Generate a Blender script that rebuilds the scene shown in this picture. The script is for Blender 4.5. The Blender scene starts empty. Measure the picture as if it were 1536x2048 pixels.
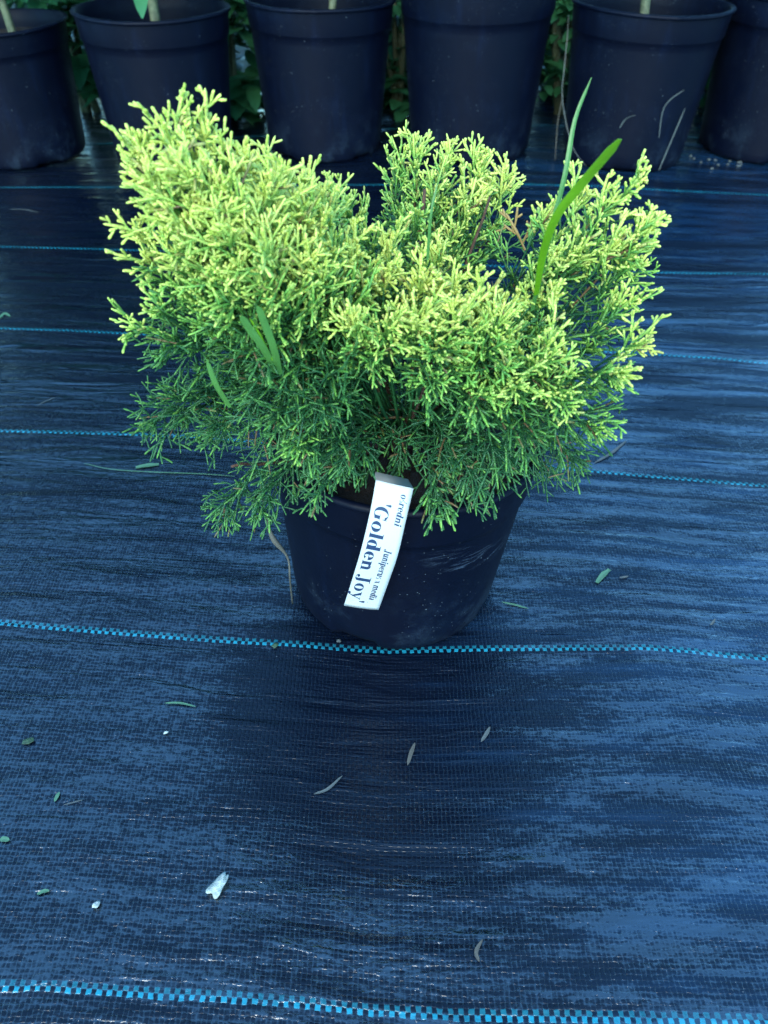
import bpy, math, random
import numpy as np
from mathutils import Vector, Matrix
random.seed(7)
R = math.radians
C = bpy.context.scene.collection
scn = bpy.context.scene

# ---------------------------------------------------------------- camera
F = 1540.0; W0, H0 = 1536.0, 2048.0; PITCH = R(41.9); CH = 0.55
cam_d = bpy.data.cameras.new('camera'); cam = bpy.data.objects.new('camera', cam_d); C.objects.link(cam)
cam.location = (0, 0, CH); cam.rotation_euler = (R(90) - PITCH, 0, 0)
cam_d.sensor_fit = 'VERTICAL'; cam_d.sensor_height = 36.0; cam_d.lens = 36.0 * F / H0
cam_d.clip_start = 0.02; cam_d.clip_end = 500
cam_d.dof.use_dof = True; cam_d.dof.focus_distance = 0.60; cam_d.dof.aperture_fstop = 9.5
scn.camera = cam

# ---------------------------------------------------------------- sky and sun
SUN_EL, SUN_AZ = 36.0, -168.0         # azimuth measured from +Y towards +X
w = bpy.data.worlds.new('World'); scn.world = w; w.use_nodes = True
nt = w.node_tree; nt.nodes.clear()
sky = nt.nodes.new('ShaderNodeTexSky'); sky.sky_type = 'NISHITA'; sky.sun_disc = False
sky.sun_elevation = R(SUN_EL); sky.sun_rotation = R(SUN_AZ)
sky.air_density = 1.0; sky.dust_density = 0.3; sky.ozone_density = 1.0
bg = nt.nodes.new('ShaderNodeBackground'); bg.inputs['Strength'].default_value = 0.15
out = nt.nodes.new('ShaderNodeOutputWorld')
wb = nt.nodes.new('ShaderNodeMix'); wb.data_type = 'RGBA'; wb.blend_type = 'MULTIPLY'; wb.inputs[0].default_value = 1.0
wb.inputs[7].default_value = (0.52, 0.97, 1.14, 1)      # the photo's cool white balance
nt.links.new(sky.outputs[0], wb.inputs[6]); nt.links.new(wb.outputs[2], bg.inputs[0]); nt.links.new(bg.outputs[0], out.inputs[0])
sd = bpy.data.lights.new('sun', 'SUN'); sun = bpy.data.objects.new('sun', sd); C.objects.link(sun)
sd.energy = 1.1; sd.angle = R(38); sd.color = (1.0, 0.99, 0.84)
a, e = R(SUN_AZ), R(SUN_EL)
sv = Vector((math.sin(a) * math.cos(e), math.cos(a) * math.cos(e), math.sin(e)))
sun.rotation_euler = sv.to_track_quat('Z', 'Y').to_euler()
scn.view_settings.view_transform = 'Standard'; scn.view_settings.look = 'None'
scn.view_settings.exposure = 2.15; scn.view_settings.gamma = 1.0
scn.render.resolution_x = 768; scn.render.resolution_y = 1024

# ---------------------------------------------------------------- helpers
cp, sp = math.cos(PITCH), math.sin(PITCH)
def ray(px, py):
    x = (px - W0/2)/F; y = -(py - H0/2)/F
    return np.array([x, y*sp + cp, y*cp - sp])       # camera-space (x,y,-1) to world
def on_y(px, py, Y):
    r = ray(px, py); k = Y/r[1]; return Vector((r[0]*k, Y, CH + r[2]*k))
def on_z(px, py, z=0.0):
    r = ray(px, py); k = (z - CH)/r[2]; return Vector((r[0]*k, r[1]*k, z))

def tag(o, label=None, cat=None, group=None, kind=None):
    if label: o['label'] = label
    if cat: o['category'] = cat
    if group: o['group'] = group
    if kind: o['kind'] = kind
    return o
def empty(name, loc=(0,0,0)):
    o = bpy.data.objects.new(name, None); C.objects.link(o); o.location = loc; o.empty_display_size = 0.02
    return o
def link(name, me, mats, parent=None, smooth=True):
    for m in (mats if isinstance(mats, (list, tuple)) else [mats]): me.materials.append(m)
    if smooth: me.polygons.foreach_set('use_smooth', [True]*len(me.polygons))
    o = bpy.data.objects.new(name, me); C.objects.link(o)
    if parent:
        o.parent = parent; o.matrix_parent_inverse = Matrix.Translation(-parent.location)
    return o
def np_mesh(name, V, Fq, n=4):
    me = bpy.data.meshes.new(name); V = np.asarray(V, dtype=np.float32); Fq = np.asarray(Fq, dtype=np.int32)
    me.vertices.add(len(V)); me.vertices.foreach_set('co', V.ravel())
    me.loops.add(Fq.size); me.loops.foreach_set('vertex_index', Fq.ravel())
    me.polygons.add(len(Fq)); me.polygons.foreach_set('loop_start', np.arange(0, Fq.size, n, dtype=np.int32))
    me.polygons.foreach_set('loop_total', np.full(len(Fq), n, dtype=np.int32))
    me.update(calc_edges=True); return me
class MB:
    def __init__(s): s.v = []; s.f = []
    def add(s, vs, fs):
        b = len(s.v); s.v += [tuple(v) for v in vs]; s.f += [tuple(b+i for i in f) for f in fs]
    def build(s, name, mats, parent=None, smooth=True):
        me = bpy.data.meshes.new(name); me.from_pydata(s.v, [], s.f); me.update()
        return link(name, me, mats, parent, smooth)
    def tube(s, pts, rad, n=8, cap=True):
        pts = [Vector(p) for p in pts]; m = len(pts)
        rs = rad if isinstance(rad, (list, tuple)) else [rad]*m
        vs = []; ref = Vector((0.31, 0.17, 0.93))
        for i, p in enumerate(pts):
            d = (pts[min(i+1, m-1)] - pts[max(i-1, 0)]).normalized()
            u = d.cross(ref).normalized() if abs(d.dot(ref)) < 0.98 else d.cross(Vector((1,0,0))).normalized()
            q = d.cross(u)
            for k in range(n):
                t = 2*math.pi*k/n; vs.append(p + (u*math.cos(t) + q*math.sin(t))*rs[i])
        fs = [(i*n+k, i*n+(k+1) % n, (i+1)*n+(k+1) % n, (i+1)*n+k) for i in range(m-1) for k in range(n)]
        if cap: fs += [tuple(range(n))[::-1], tuple((m-1)*n+k for k in range(n))]
        s.add(vs, fs)
    def ribbon(s, pts, wid, side, fold=0.25, thick=0.00025):
        # leaf blade: a V-folded strip with thickness
        pts = [Vector(p) for p in pts]; m = len(pts); vs = []; side = Vector(side).normalized()
        for i, p in enumerate(pts):
            d = (pts[min(i+1, m-1)] - pts[max(i-1, 0)]).normalized()
            u = (side - d*side.dot(d)).normalized(); nrm = d.cross(u); h = wid[i]/2
            for (a_, b_) in ((-1, fold), (0, 0), (1, fold), (1, fold), (0, 0), (-1, fold)):
                off = -thick if len(vs) % 6 >= 3 else 0
                vs.append(p + u*a_*h + nrm*(b_*h + off))
        fs = [(i*6+k, i*6+(k+1) % 6, (i+1)*6+(k+1) % 6, (i+1)*6+k) for i in range(m-1) for k in range(6)]
        fs += [(5,4,3,2,1,0), tuple((m-1)*6+k for k in range(6))]
        s.add(vs, fs)
def spline(pts, n=24):
    pts = [Vector(p) for p in pts]; P = [pts[0]*2-pts[1]] + pts + [pts[-1]*2-pts[-2]]; o = []
    segs = len(pts)-1
    for i in range(n+1):
        t = i/n*segs; k = min(int(t), segs-1); t -= k; a_, b_, c_, d_ = P[k:k+4]
        o.append(0.5*((2*b_)+(c_-a_)*t+(2*a_-5*b_+4*c_-d_)*t*t+(3*b_-a_-3*c_+d_)*t**3))
    return o

# ---- node helper
class NT:
    def __init__(s, name):
        s.m = bpy.data.materials.new(name); s.m.use_nodes = True; s.t = s.m.node_tree; s.t.nodes.clear()
        s.out = s.t.nodes.new('ShaderNodeOutputMaterial'); s.b = s.t.nodes.new('ShaderNodeBsdfPrincipled')
        s.t.links.new(s.b.outputs[0], s.out.inputs[0])
    def put(s, node, key, val):
        if val is None: return
        if isinstance(val, bpy.types.NodeSocket): s.t.links.new(val, node.inputs[key])
        else: node.inputs[key].default_value = val
    def math(s, op, a_, b_=None, c_=None, clamp=False):
        n = s.t.nodes.new('ShaderNodeMath'); n.operation = op; n.use_clamp = clamp
        s.put(n, 0, a_); s.put(n, 1, b_); s.put(n, 2, c_); return n.outputs[0]
    def coord(s, kind='Object'):
        return s.t.nodes.new('ShaderNodeTexCoord').outputs[kind]
    def scale(s, v, sc, loc=(0,0,0)):
        n = s.t.nodes.new('ShaderNodeMapping'); s.put(n, 0, v); n.inputs['Scale'].default_value = sc
        n.inputs['Location'].default_value = loc; return n.outputs[0]
    def noise(s, v, sc, det=3, rough=0.55, dist=0.0, color=False):
        n = s.t.nodes.new('ShaderNodeTexNoise'); s.put(n, 'Vector', v); n.inputs['Scale'].default_value = sc
        n.inputs['Detail'].default_value = det; n.inputs['Roughness'].default_value = rough
        n.inputs['Distortion'].default_value = dist; return n.outputs[1 if color else 0]
    def vor(s, v, sc, feat='F1'):
        n = s.t.nodes.new('ShaderNodeTexVoronoi'); n.feature = feat; s.put(n, 'Vector', v); n.inputs['Scale'].default_value = sc
        return n.outputs[0]
    def ramp(s, f, stops):
        n = s.t.nodes.new('ShaderNodeValToRGB'); s.put(n, 0, f); el = n.color_ramp.elements
        while len(el) < len(stops): el.new(0.5)
        for x, (p, c) in zip(el, stops):
            x.position = p; x.color = (c, c, c, 1) if isinstance(c, (int, float)) else (*c, 1)
        return n.outputs[0]
    def ss(s, f, lo, hi, a_=0.0, b_=1.0):
        n = s.t.nodes.new('ShaderNodeMapRange'); n.interpolation_type = 'SMOOTHSTEP'; s.put(n, 0, f)
        n.inputs[1].default_value = lo; n.inputs[2].default_value = hi; n.inputs[3].default_value = a_; n.inputs[4].default_value = b_
        return n.outputs[0]
    def mix(s, f, a_, b_, mode='MIX'):
        n = s.t.nodes.new('ShaderNodeMix'); n.data_type = 'RGBA'; n.blend_type = mode; s.put(n, 0, f)
        for k, v in ((6, a_), (7, b_)):
            if isinstance(v, tuple) and len(v) == 3: v = (*v, 1)
            s.put(n, k, v)
        return n.outputs[2]
    def bump(s, h, dist=1.0, st=1.0):
        n = s.t.nodes.new('ShaderNodeBump'); s.put(n, 'Height', h); n.inputs['Distance'].default_value = dist
        n.inputs['Strength'].default_value = st; s.t.links.new(n.outputs[0], s.b.inputs['Normal']); return n
    def attr(s, name):
        n = s.t.nodes.new('ShaderNodeAttribute'); n.attribute_name = name; return n
    def set(s, **k):
        for a_, v in k.items():
            key = a_.replace('_', ' ')
            if isinstance(v, tuple) and len(v) == 3: v = (*v, 1)
            s.put(s.b, key, v)
        return s

# ---------------------------------------------------------------- materials
PITCHM = 0.0033; NL = 84; SPC = PITCHM*NL
def mat_fabric():
    n = NT('woven_fabric')
    uv = n.t.nodes.new('ShaderNodeUVMap'); uv.uv_map = 'weave'
    sep = n.t.nodes.new('ShaderNodeSeparateXYZ'); n.t.links.new(uv.outputs[0], sep.inputs[0])
    u, v = sep.outputs[0], sep.outputs[1]
    wob = n.noise(n.scale(uv.outputs[0], (1,1,1)), 160, 2, 0.6)
    wob2 = n.noise(n.scale(uv.outputs[0], (1,1,1), (3.1,7.7,0)), 150, 2, 0.6)
    U = n.math('ADD', n.math('DIVIDE', u, PITCHM), n.math('MULTIPLY', n.math('SUBTRACT', wob, 0.5), 0.8))
    V = n.math('ADD', n.math('DIVIDE', v, PITCHM), n.math('MULTIPLY', n.math('SUBTRACT', wob2, 0.5), 0.8))
    i = n.math('FLOOR', U); j = n.math('FLOOR', V)
    par = n.math('FLOORED_MODULO', n.math('ADD', i, j), 2.0)
    a_ = n.math('ABSOLUTE', n.math('MULTIPLY', n.math('SUBTRACT', n.math('FRACT', U), 0.5), 2.0))
    b_ = n.math('ABSOLUTE', n.math('MULTIPLY', n.math('SUBTRACT', n.math('FRACT', V), 0.5), 2.0))
    def cell(x, y):
        q = n.math('SUBTRACT', 1.0, n.math('MULTIPLY', n.math('MULTIPLY', x, x), 0.55))
        return n.math('SUBTRACT', q, n.ss(y, 0.72, 1.0, 0.0, 0.5))
    h1, h2 = cell(a_, b_), cell(b_, a_)
    h = n.math('ADD', n.math('MULTIPLY', h1, n.math('SUBTRACT', 1.0, par)), n.math('MULTIPLY', h2, par))
    # water lying in the weave, streaks along the fabric
    st = n.scale(uv.outputs[0], (1.0, 7.5, 1.0))
    wn = n.noise(st, 8.0, 6, 0.62, 0.5)
    mot = n.noise(n.scale(uv.outputs[0], (1.0, 2.3, 1.0)), 150.0, 3, 0.6, 0.5)
    lft = n.ss(u, -0.22, 0.08, 0.7, 1.9)
    W_ = n.math('ADD', n.math('MULTIPLY', n.math('MULTIPLY', n.math('SUBTRACT', wn, 0.5), 3.0), lft), n.math('MULTIPLY', n.math('SUBTRACT', mot, 0.5), 3.0))
    band = n.noise(n.scale(uv.outputs[0], (1.0, 11.0, 1.0), (2,4,0)), 2.2, 5, 0.6, 0.4)
    W_ = n.math('ADD', W_, n.math('MULTIPLY', n.math('MULTIPLY', n.math('SUBTRACT', band, 0.5), 7.0), n.ss(v, 0.25, 0.75)))
    du = n.math('DIVIDE', n.math('SUBTRACT', u, 0.0), 0.13); dv = n.math('DIVIDE', n.math('SUBTRACT', v, 0.205), 0.12)
    dd = n.math('ADD', n.math('MULTIPLY', du, du), n.math('MULTIPLY', dv, dv))
    W_ = n.math('SUBTRACT', W_, n.ss(dd, 0.0, 1.7, 1.35, 0.0))          # drier where the shrub shelters the fabric
    wet = n.math('ADD', W_, 0.62)
    hw = n.math('MAXIMUM', h, n.math('MINIMUM', wet, 1.15))
    film = n.ss(n.math('SUBTRACT', wet, h), -0.6, 0.5)
    ridge = n.noise(n.scale(uv.outputs[0], (1.0, 7.0, 1.0), (5,2,0)), 7.0, 3, 0.5, 0.6)
    ridge2 = n.noise(n.scale(uv.outputs[0], (1.0, 2.6, 1.0), (1,9,0)), 38.0, 3, 0.6)
    H = n.math('MULTIPLY_ADD', hw, 0.00027, n.math('MULTIPLY_ADD', ridge, 0.0045, n.math('MULTIPLY', ridge2, 0.0007)))
    n.bump(H, 1.0, 1.0)
    jm = n.math('FLOORED_MODULO', n.math('ADD', j, 1.0), float(NL))
    isb = n.math('MULTIPLY', n.math('LESS_THAN', jm, 1.5), n.math('SUBTRACT', 1.0, par))
    far = n.math('LESS_THAN', jm, 0.5)
    dust = n.ss(n.noise(uv.outputs[0], 60, 5, 0.7), 0.55, 0.8, 0.0, 0.35)
    grey = n.mix(dust, (0.001, 0.003, 0.009), (0.004, 0.010, 0.020))
    sky_sheen = n.math('MULTIPLY', n.ss(n.math('ADD', u, n.math('MULTIPLY', n.math('SUBTRACT', n.noise(st, 6.0, 5, 0.6), 0.5), 0.9)), 0.02, 0.42), n.math('MULTIPLY', n.ss(n.noise(st, 9.0, 4, 0.6), 0.30, 0.62, 0.25, 1.0), n.math('MAXIMUM', n.ss(band, 0.40, 0.58, 0.15, 1.0), n.ss(v, 0.3, 0.6, 0.8, 0.0))))
    grey = n.mix(n.math('MULTIPLY', sky_sheen, 0.7), grey, (0.008, 0.032, 0.075))  # brighter sky reflection on the right side, painted into the base colour
    blue = n.mix(far, (0.006, 0.10, 0.13), (0.01, 0.21, 0.28))
    blue = n.mix(n.ss(n.noise(uv.outputs[0], 35, 4, 0.65), 0.40, 0.70, 0.0, 0.65), blue, (0.008, 0.06, 0.08))
    specks = n.ss(n.vor(uv.outputs[0], 120), 0.0, 0.055, 1.0, 0.0)
    gate = n.math('GREATER_THAN', n.noise(uv.outputs[0], 23, 1), 0.60)
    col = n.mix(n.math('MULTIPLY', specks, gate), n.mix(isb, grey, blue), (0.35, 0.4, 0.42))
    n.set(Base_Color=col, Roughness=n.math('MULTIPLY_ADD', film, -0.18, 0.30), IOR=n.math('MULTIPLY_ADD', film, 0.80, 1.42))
    return n.m
def mat_pot(name, base=(0.0004, 0.0017, 0.0075), rough=0.5, smear=None, ior=1.38):
    n = NT(name); co = n.coord()
    d = n.ss(n.noise(co, 7, 6, 0.7), 0.50, 0.80, 0.0, 0.55)
    streak = n.ss(n.noise(n.scale(co, (9, 9, 1.2)), 5, 4, 0.6), 0.5, 0.85, 0.0, 0.35)
    c = n.mix(d, base, (0.003, 0.0075, 0.022)); c = n.mix(streak, c, (0.0025, 0.0075, 0.026))
    sepn = n.t.nodes.new('ShaderNodeSeparateXYZ'); n.put(sepn, 0, co)
    low = n.ss(sepn.outputs[2], 0.0, 0.10, 1.0, 0.0)
    soil = n.math('MULTIPLY', low, n.ss(n.noise(co, 16, 6, 0.72), 0.50, 0.66, 0.0, 0.6))
    c = n.mix(soil, c, (0.013, 0.022, 0.036))
    sp1 = n.math('MULTIPLY', n.ss(n.vor(co, 75), 0.0, 0.085, 1.0, 0.0), n.math('GREATER_THAN', n.noise(co, 30, 1), 0.55))
    sp2 = n.math('MULTIPLY', n.ss(n.vor(co, 190), 0.0, 0.13, 1.0, 0.0), n.math('GREATER_THAN', n.noise(co, 14, 2), 0.50))
    c = n.mix(n.math('MAXIMUM', sp1, n.math('MULTIPLY', sp2, 0.7)), c, (0.12, 0.15, 0.17))
    if smear:
        x0, z0 = smear
        X = n.math('DIVIDE', n.math('SUBTRACT', sepn.outputs[0], x0), 0.048)
        Z = n.math('DIVIDE', n.math('ADD', n.math('SUBTRACT', sepn.outputs[2], z0), n.math('MULTIPLY', n.math('SUBTRACT', sepn.outputs[0], x0), 0.35)), 0.018)
        r2 = n.math('ADD', n.math('MULTIPLY', X, X), n.math('MULTIPLY', Z, Z))
        m = n.ss(r2, 0.1, 1.0, 1.0, 0.0)
        rot = n.t.nodes.new('ShaderNodeMapping'); n.put(rot, 0, co); rot.inputs['Rotation'].default_value = (0, R(20), 0); rot.inputs['Scale'].default_value = (10, 1, 60)
        s_ = n.ss(n.noise(rot.outputs[0], 3.0, 6, 0.7, 1.2), 0.50, 0.66, 0.0, 0.75)
        c = n.mix(n.math('MULTIPLY', m, s_), c, (0.035, 0.052, 0.08))
    rg = n.math('MULTIPLY_ADD', n.noise(co, 30, 4), 0.25, rough-0.1)
    n.bump(n.math('MULTIPLY', n.noise(co, 90, 4, 0.6), 0.0004))
    n.set(Base_Color=c, Roughness=rg, IOR=ior, Specular_IOR_Level=0.2); return n.m
def mat_foliage():
    n = NT('juniper_scale_leaves'); at = n.attr('tone'); sepc = n.t.nodes.new('ShaderNodeSeparateColor')
    n.t.links.new(at.outputs['Color'], sepc.inputs[0])
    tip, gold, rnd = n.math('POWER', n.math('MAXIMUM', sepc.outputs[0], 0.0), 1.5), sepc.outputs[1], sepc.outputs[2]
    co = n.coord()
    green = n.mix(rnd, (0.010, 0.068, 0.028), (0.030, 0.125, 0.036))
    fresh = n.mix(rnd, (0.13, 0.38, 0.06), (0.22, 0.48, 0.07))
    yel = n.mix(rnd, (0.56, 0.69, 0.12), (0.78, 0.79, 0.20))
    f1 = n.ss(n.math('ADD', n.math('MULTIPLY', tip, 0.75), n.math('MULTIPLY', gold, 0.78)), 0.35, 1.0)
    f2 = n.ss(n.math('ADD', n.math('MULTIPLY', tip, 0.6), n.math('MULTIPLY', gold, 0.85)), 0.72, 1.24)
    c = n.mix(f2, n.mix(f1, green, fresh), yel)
    c = n.mix(n.ss(n.noise(co, 420, 2), 0.35, 0.75, 0.0, 0.4), c, n.mix(0.5, c, (0.03, 0.10, 0.03)))
    c = n.mix(n.math('MULTIPLY', n.math('GREATER_THAN', rnd, 0.965), n.ss(tip, .3, .8, 1.0, .5)), c, (0.16, 0.10, 0.045))
    n.bump(n.math('MULTIPLY', n.vor(co, 700), 0.0006))
    n.set(Base_Color=c, Roughness=0.42, IOR=1.45)
    tr = n.t.nodes.new('ShaderNodeBsdfTranslucent'); n.t.links.new(c, tr.inputs[0])
    mx = n.t.nodes.new('ShaderNodeMixShader'); mx.inputs[0].default_value = 0.22
    n.t.links.new(n.b.outputs[0], mx.inputs[1]); n.t.links.new(tr.outputs[0], mx.inputs[2]); n.t.links.new(mx.outputs[0], n.out.inputs[0])
    return n.m
def mat_leaf(name, c1, c2, rough=0.45, tr_=0.25, sc=60):
    n = NT(name); co = n.coord()
    c = n.mix(n.noise(co, sc, 3), c1, c2); n.set(Base_Color=c, Roughness=rough)
    n.bump(n.math('MULTIPLY', n.noise(co, sc*6, 2), 0.0003))
    tr = n.t.nodes.new('ShaderNodeBsdfTranslucent'); n.t.links.new(c, tr.inputs[0])
    mx = n.t.nodes.new('ShaderNodeMixShader'); mx.inputs[0].default_value = tr_
    n.t.links.new(n.b.outputs[0], mx.inputs[1]); n.t.links.new(tr.outputs[0], mx.inputs[2]); n.t.links.new(mx.outputs[0], n.out.inputs[0])
    return n.m
def mat_rough(name, c1, c2, sc=80, rough=0.85, h=0.002, c3=None):
    n = NT(name); co = n.coord(); nz = n.noise(co, sc, 6, 0.65)
    c = n.mix(n.ss(nz, 0.3, 0.7), c1, c2)
    if c3: c = n.mix(n.ss(n.vor(co, sc*1.5), 0.1, 0.35, 0.7, 0.0), c, c3)
    n.bump(n.math('MULTIPLY', nz, h)); n.set(Base_Color=c, Roughness=rough); return n.m
def mat_plain(name, c, rough=0.4):
    n = NT(name); co = n.coord(); n.set(Base_Color=n.mix(n.noise(co, 40, 3), tuple(x*0.93 for x in c), c), Roughness=rough); return n.m

M_fabric = mat_fabric()
M_pot = mat_pot('dark_navy_plastic', smear=(0.055, 0.115))
M_bpot = mat_pot('dusty_navy_plastic', (0.0003, 0.0015, 0.0072), 0.5)
M_soil = mat_rough('potting_soil', (0.003, 0.002, 0.0015), (0.014, 0.008, 0.005), 90, 0.95, 0.008, (0.03, 0.015, 0.008))
M_earth = mat_rough('earth', (0.02, 0.022, 0.015), (0.04, 0.05, 0.022), 14, 0.95, 0.01)
M_fol = mat_foliage()
M_bark = mat_rough('juniper_bark', (0.035, 0.018, 0.010), (0.12, 0.06, 0.035), 160, 0.85, 0.002)
M_stem = mat_rough('green_brown_bark', (0.05, 0.06, 0.03), (0.13, 0.14, 0.07), 120, 0.7, 0.001)
M_label = mat_plain('white_label_plastic', (0.47, 0.485, 0.48), 0.35)
M_ink = mat_plain('navy_ink', (0.01, 0.03, 0.08), 0.5)
M_grass = mat_leaf('fresh_grass', (0.10, 0.27, 0.008), (0.16, 0.36, 0.012), 0.35, 0.35)
M_grass2 = mat_leaf('dull_grass', (0.045, 0.16, 0.035), (0.10, 0.26, 0.055), 0.4, 0.3)
M_clip = mat_leaf('pale_clipping', (0.05, 0.14, 0.075), (0.11, 0.24, 0.14), 0.4, 0.2)
M_straw = mat_leaf('dry_straw', (0.05, 0.06, 0.06), (0.12, 0.135, 0.125), 0.6, 0.15)
M_dry = mat_leaf('dry_weed', (0.045, 0.042, 0.034), (0.11, 0.10, 0.08), 0.7, 0.1)
M_brown = mat_leaf('orange_brown_spray', (0.28, 0.17, 0.05), (0.45, 0.30, 0.10), 0.6, 0.2)
M_stone = mat_rough('pale_stone', (0.22, 0.26, 0.24), (0.42, 0.46, 0.43), 250, 0.6, 0.002)
M_grit = mat_rough('grit', (0.03, 0.035, 0.035), (0.09, 0.10, 0.095), 250, 0.8, 0.002)
M_crumb = mat_rough('dark_leaf_crumb', (0.01, 0.03, 0.015), (0.03, 0.07, 0.03), 300, 0.6, 0.001)
M_leafA = mat_leaf('shrub_leaf', (0.025, 0.12, 0.05), (0.06, 0.22, 0.08), 0.4, 0.3, 20)
M_leafB = mat_leaf('dark_hedge_leaf', (0.006, 0.028, 0.012), (0.015, 0.06, 0.022), 0.5, 0.15, 12)

# ---------------------------------------------------------------- fabric ground
LINES = [
 [(0,1972),(100,1972),(187,1978),(332,1988),(430,1992),(578,2003),(740,2020),(900,2030),(1148,2033),(1397,2037),(1513,2040)],
 [(8,1245),(117,1255),(195,1261),(312,1270),(430,1279),(598,1288),(688,1296),(772,1301),(834,1300),(897,1298),(1000,1296),(1174,1295),(1297,1294),(1384,1301),(1454,1310),(1530,1315)],
 [(0,859),(125,862),(281,867),(384,871),(740,900),(1091,933),(1209,944),(1314,954),(1419,963),(1534,972)],
 [(0,657),(125,661),(281,668),(384,671),(760,685),(1146,699),(1282,707),(1427,715),(1534,726)],
 [(0,492),(156,496),(312,501),(760,522),(1234,544),(1395,547),(1534,548)],
 [(0,376),(312,374),(700,368),(1040,366),(1208,371),(1363,381),(1534,389)]]
def line_y(k, X):
    g = [on_z(*p) for p in LINES[k]]
    return np.interp(X, [p.x for p in g], [p.y for p in g])
def axis(lo, hi, c0, c1, fine, grow=1.12):
    a_ = list(np.arange(c0, c1, fine)); st = fine; x = c1
    while x < hi: a_.append(x); st *= grow; x += st
    a_.append(hi); st = fine; x = c0
    while x > lo: st *= grow; x -= st; a_.insert(0, max(x, lo))
    return np.array(sorted(set(a_)))
rng = np.random.RandomState(11)
WAVES = [(rng.uniform(0.6, 3.2), rng.uniform(8, 46), rng.uniform(0, 6.28), rng.uniform(0.4, 1.0)) for _ in range(26)]
def wrinkle(X, Y):
    z = 0*X
    for kx, ky, ph, am in WAVES:
        z = z + am*np.sin(kx*X*1.6 + ky*Y + ph + 0.9*np.sin(2.1*X + ph*3) + 0.5*np.sin(5.0*X + 2.2*Y + ph))/ky**1.2
    far = np.clip((Y-0.35)/0.5, 0.22, 1.0)
    z = z*0.011*far
    # one puckered crease left of the pot along a blue line
    z = z + 0.0022*np.exp(-((Y-0.52+0.10*(X+0.25))/0.016)**2)*np.exp(-((X+0.22)/0.11)**2)
    d = np.hypot(X-0.012, Y-0.526)
    z = z*np.clip((d-0.075)/0.06, 0.0, 1.0)
    return z
def fabric():
    xs = axis(-3.2, 3.2, -0.95, 0.95, 0.0055); ys = axis(-1.6, 2.55, 0.08, 1.95, 0.0048)
    X, Y = np.meshgrid(xs, ys); Z = wrinkle(X, Y)
    V = np.stack([X, Y, Z], -1).reshape(-1, 3)
    nx, ny = len(xs), len(ys)
    I = (np.arange(ny-1)[:, None]*nx + np.arange(nx-1)[None, :]).ravel()
    Fq = np.stack([I, I+1, I+nx+1, I+nx], 1)
    me = np_mesh('ground_fabric', V, Fq)
    L = np.array([line_y(k, xs) for k in range(6)])                      # 6 x nx
    # smooth the ends, extend with the mean spacing
    v = np.empty_like(X)
    for q in range(nx):
        ly = L[:, q]; d0 = ly[1]-ly[0]; d1 = ly[5]-ly[4]
        ext = np.concatenate([[ly[0]-8*d0], ly, [ly[5]+8*d1]]); idx = np.concatenate([[-8], np.arange(6), [13]])
        v[:, q] = np.interp(ys, ext, idx)
    u = X + 0.0
    uvs = np.stack([u, v*SPC], -1).reshape(-1, 2)
    lay = me.uv_layers.new(name='weave'); lay.data.foreach_set('uv', uvs[Fq.ravel()].astype(np.float32).ravel())
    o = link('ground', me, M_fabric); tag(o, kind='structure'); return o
fabric()
mb = MB(); mb.add([(-60,-60,-0.03),(60,-60,-0.03),(60,60,-0.03),(-60,60,-0.03)], [(0,1,2,3)])
tag(mb.build('terrain', M_earth, smooth=False), kind='structure')
def gz(x, y): return float(wrinkle(np.array(x, dtype=float), np.array(y, dtype=float)))

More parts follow.
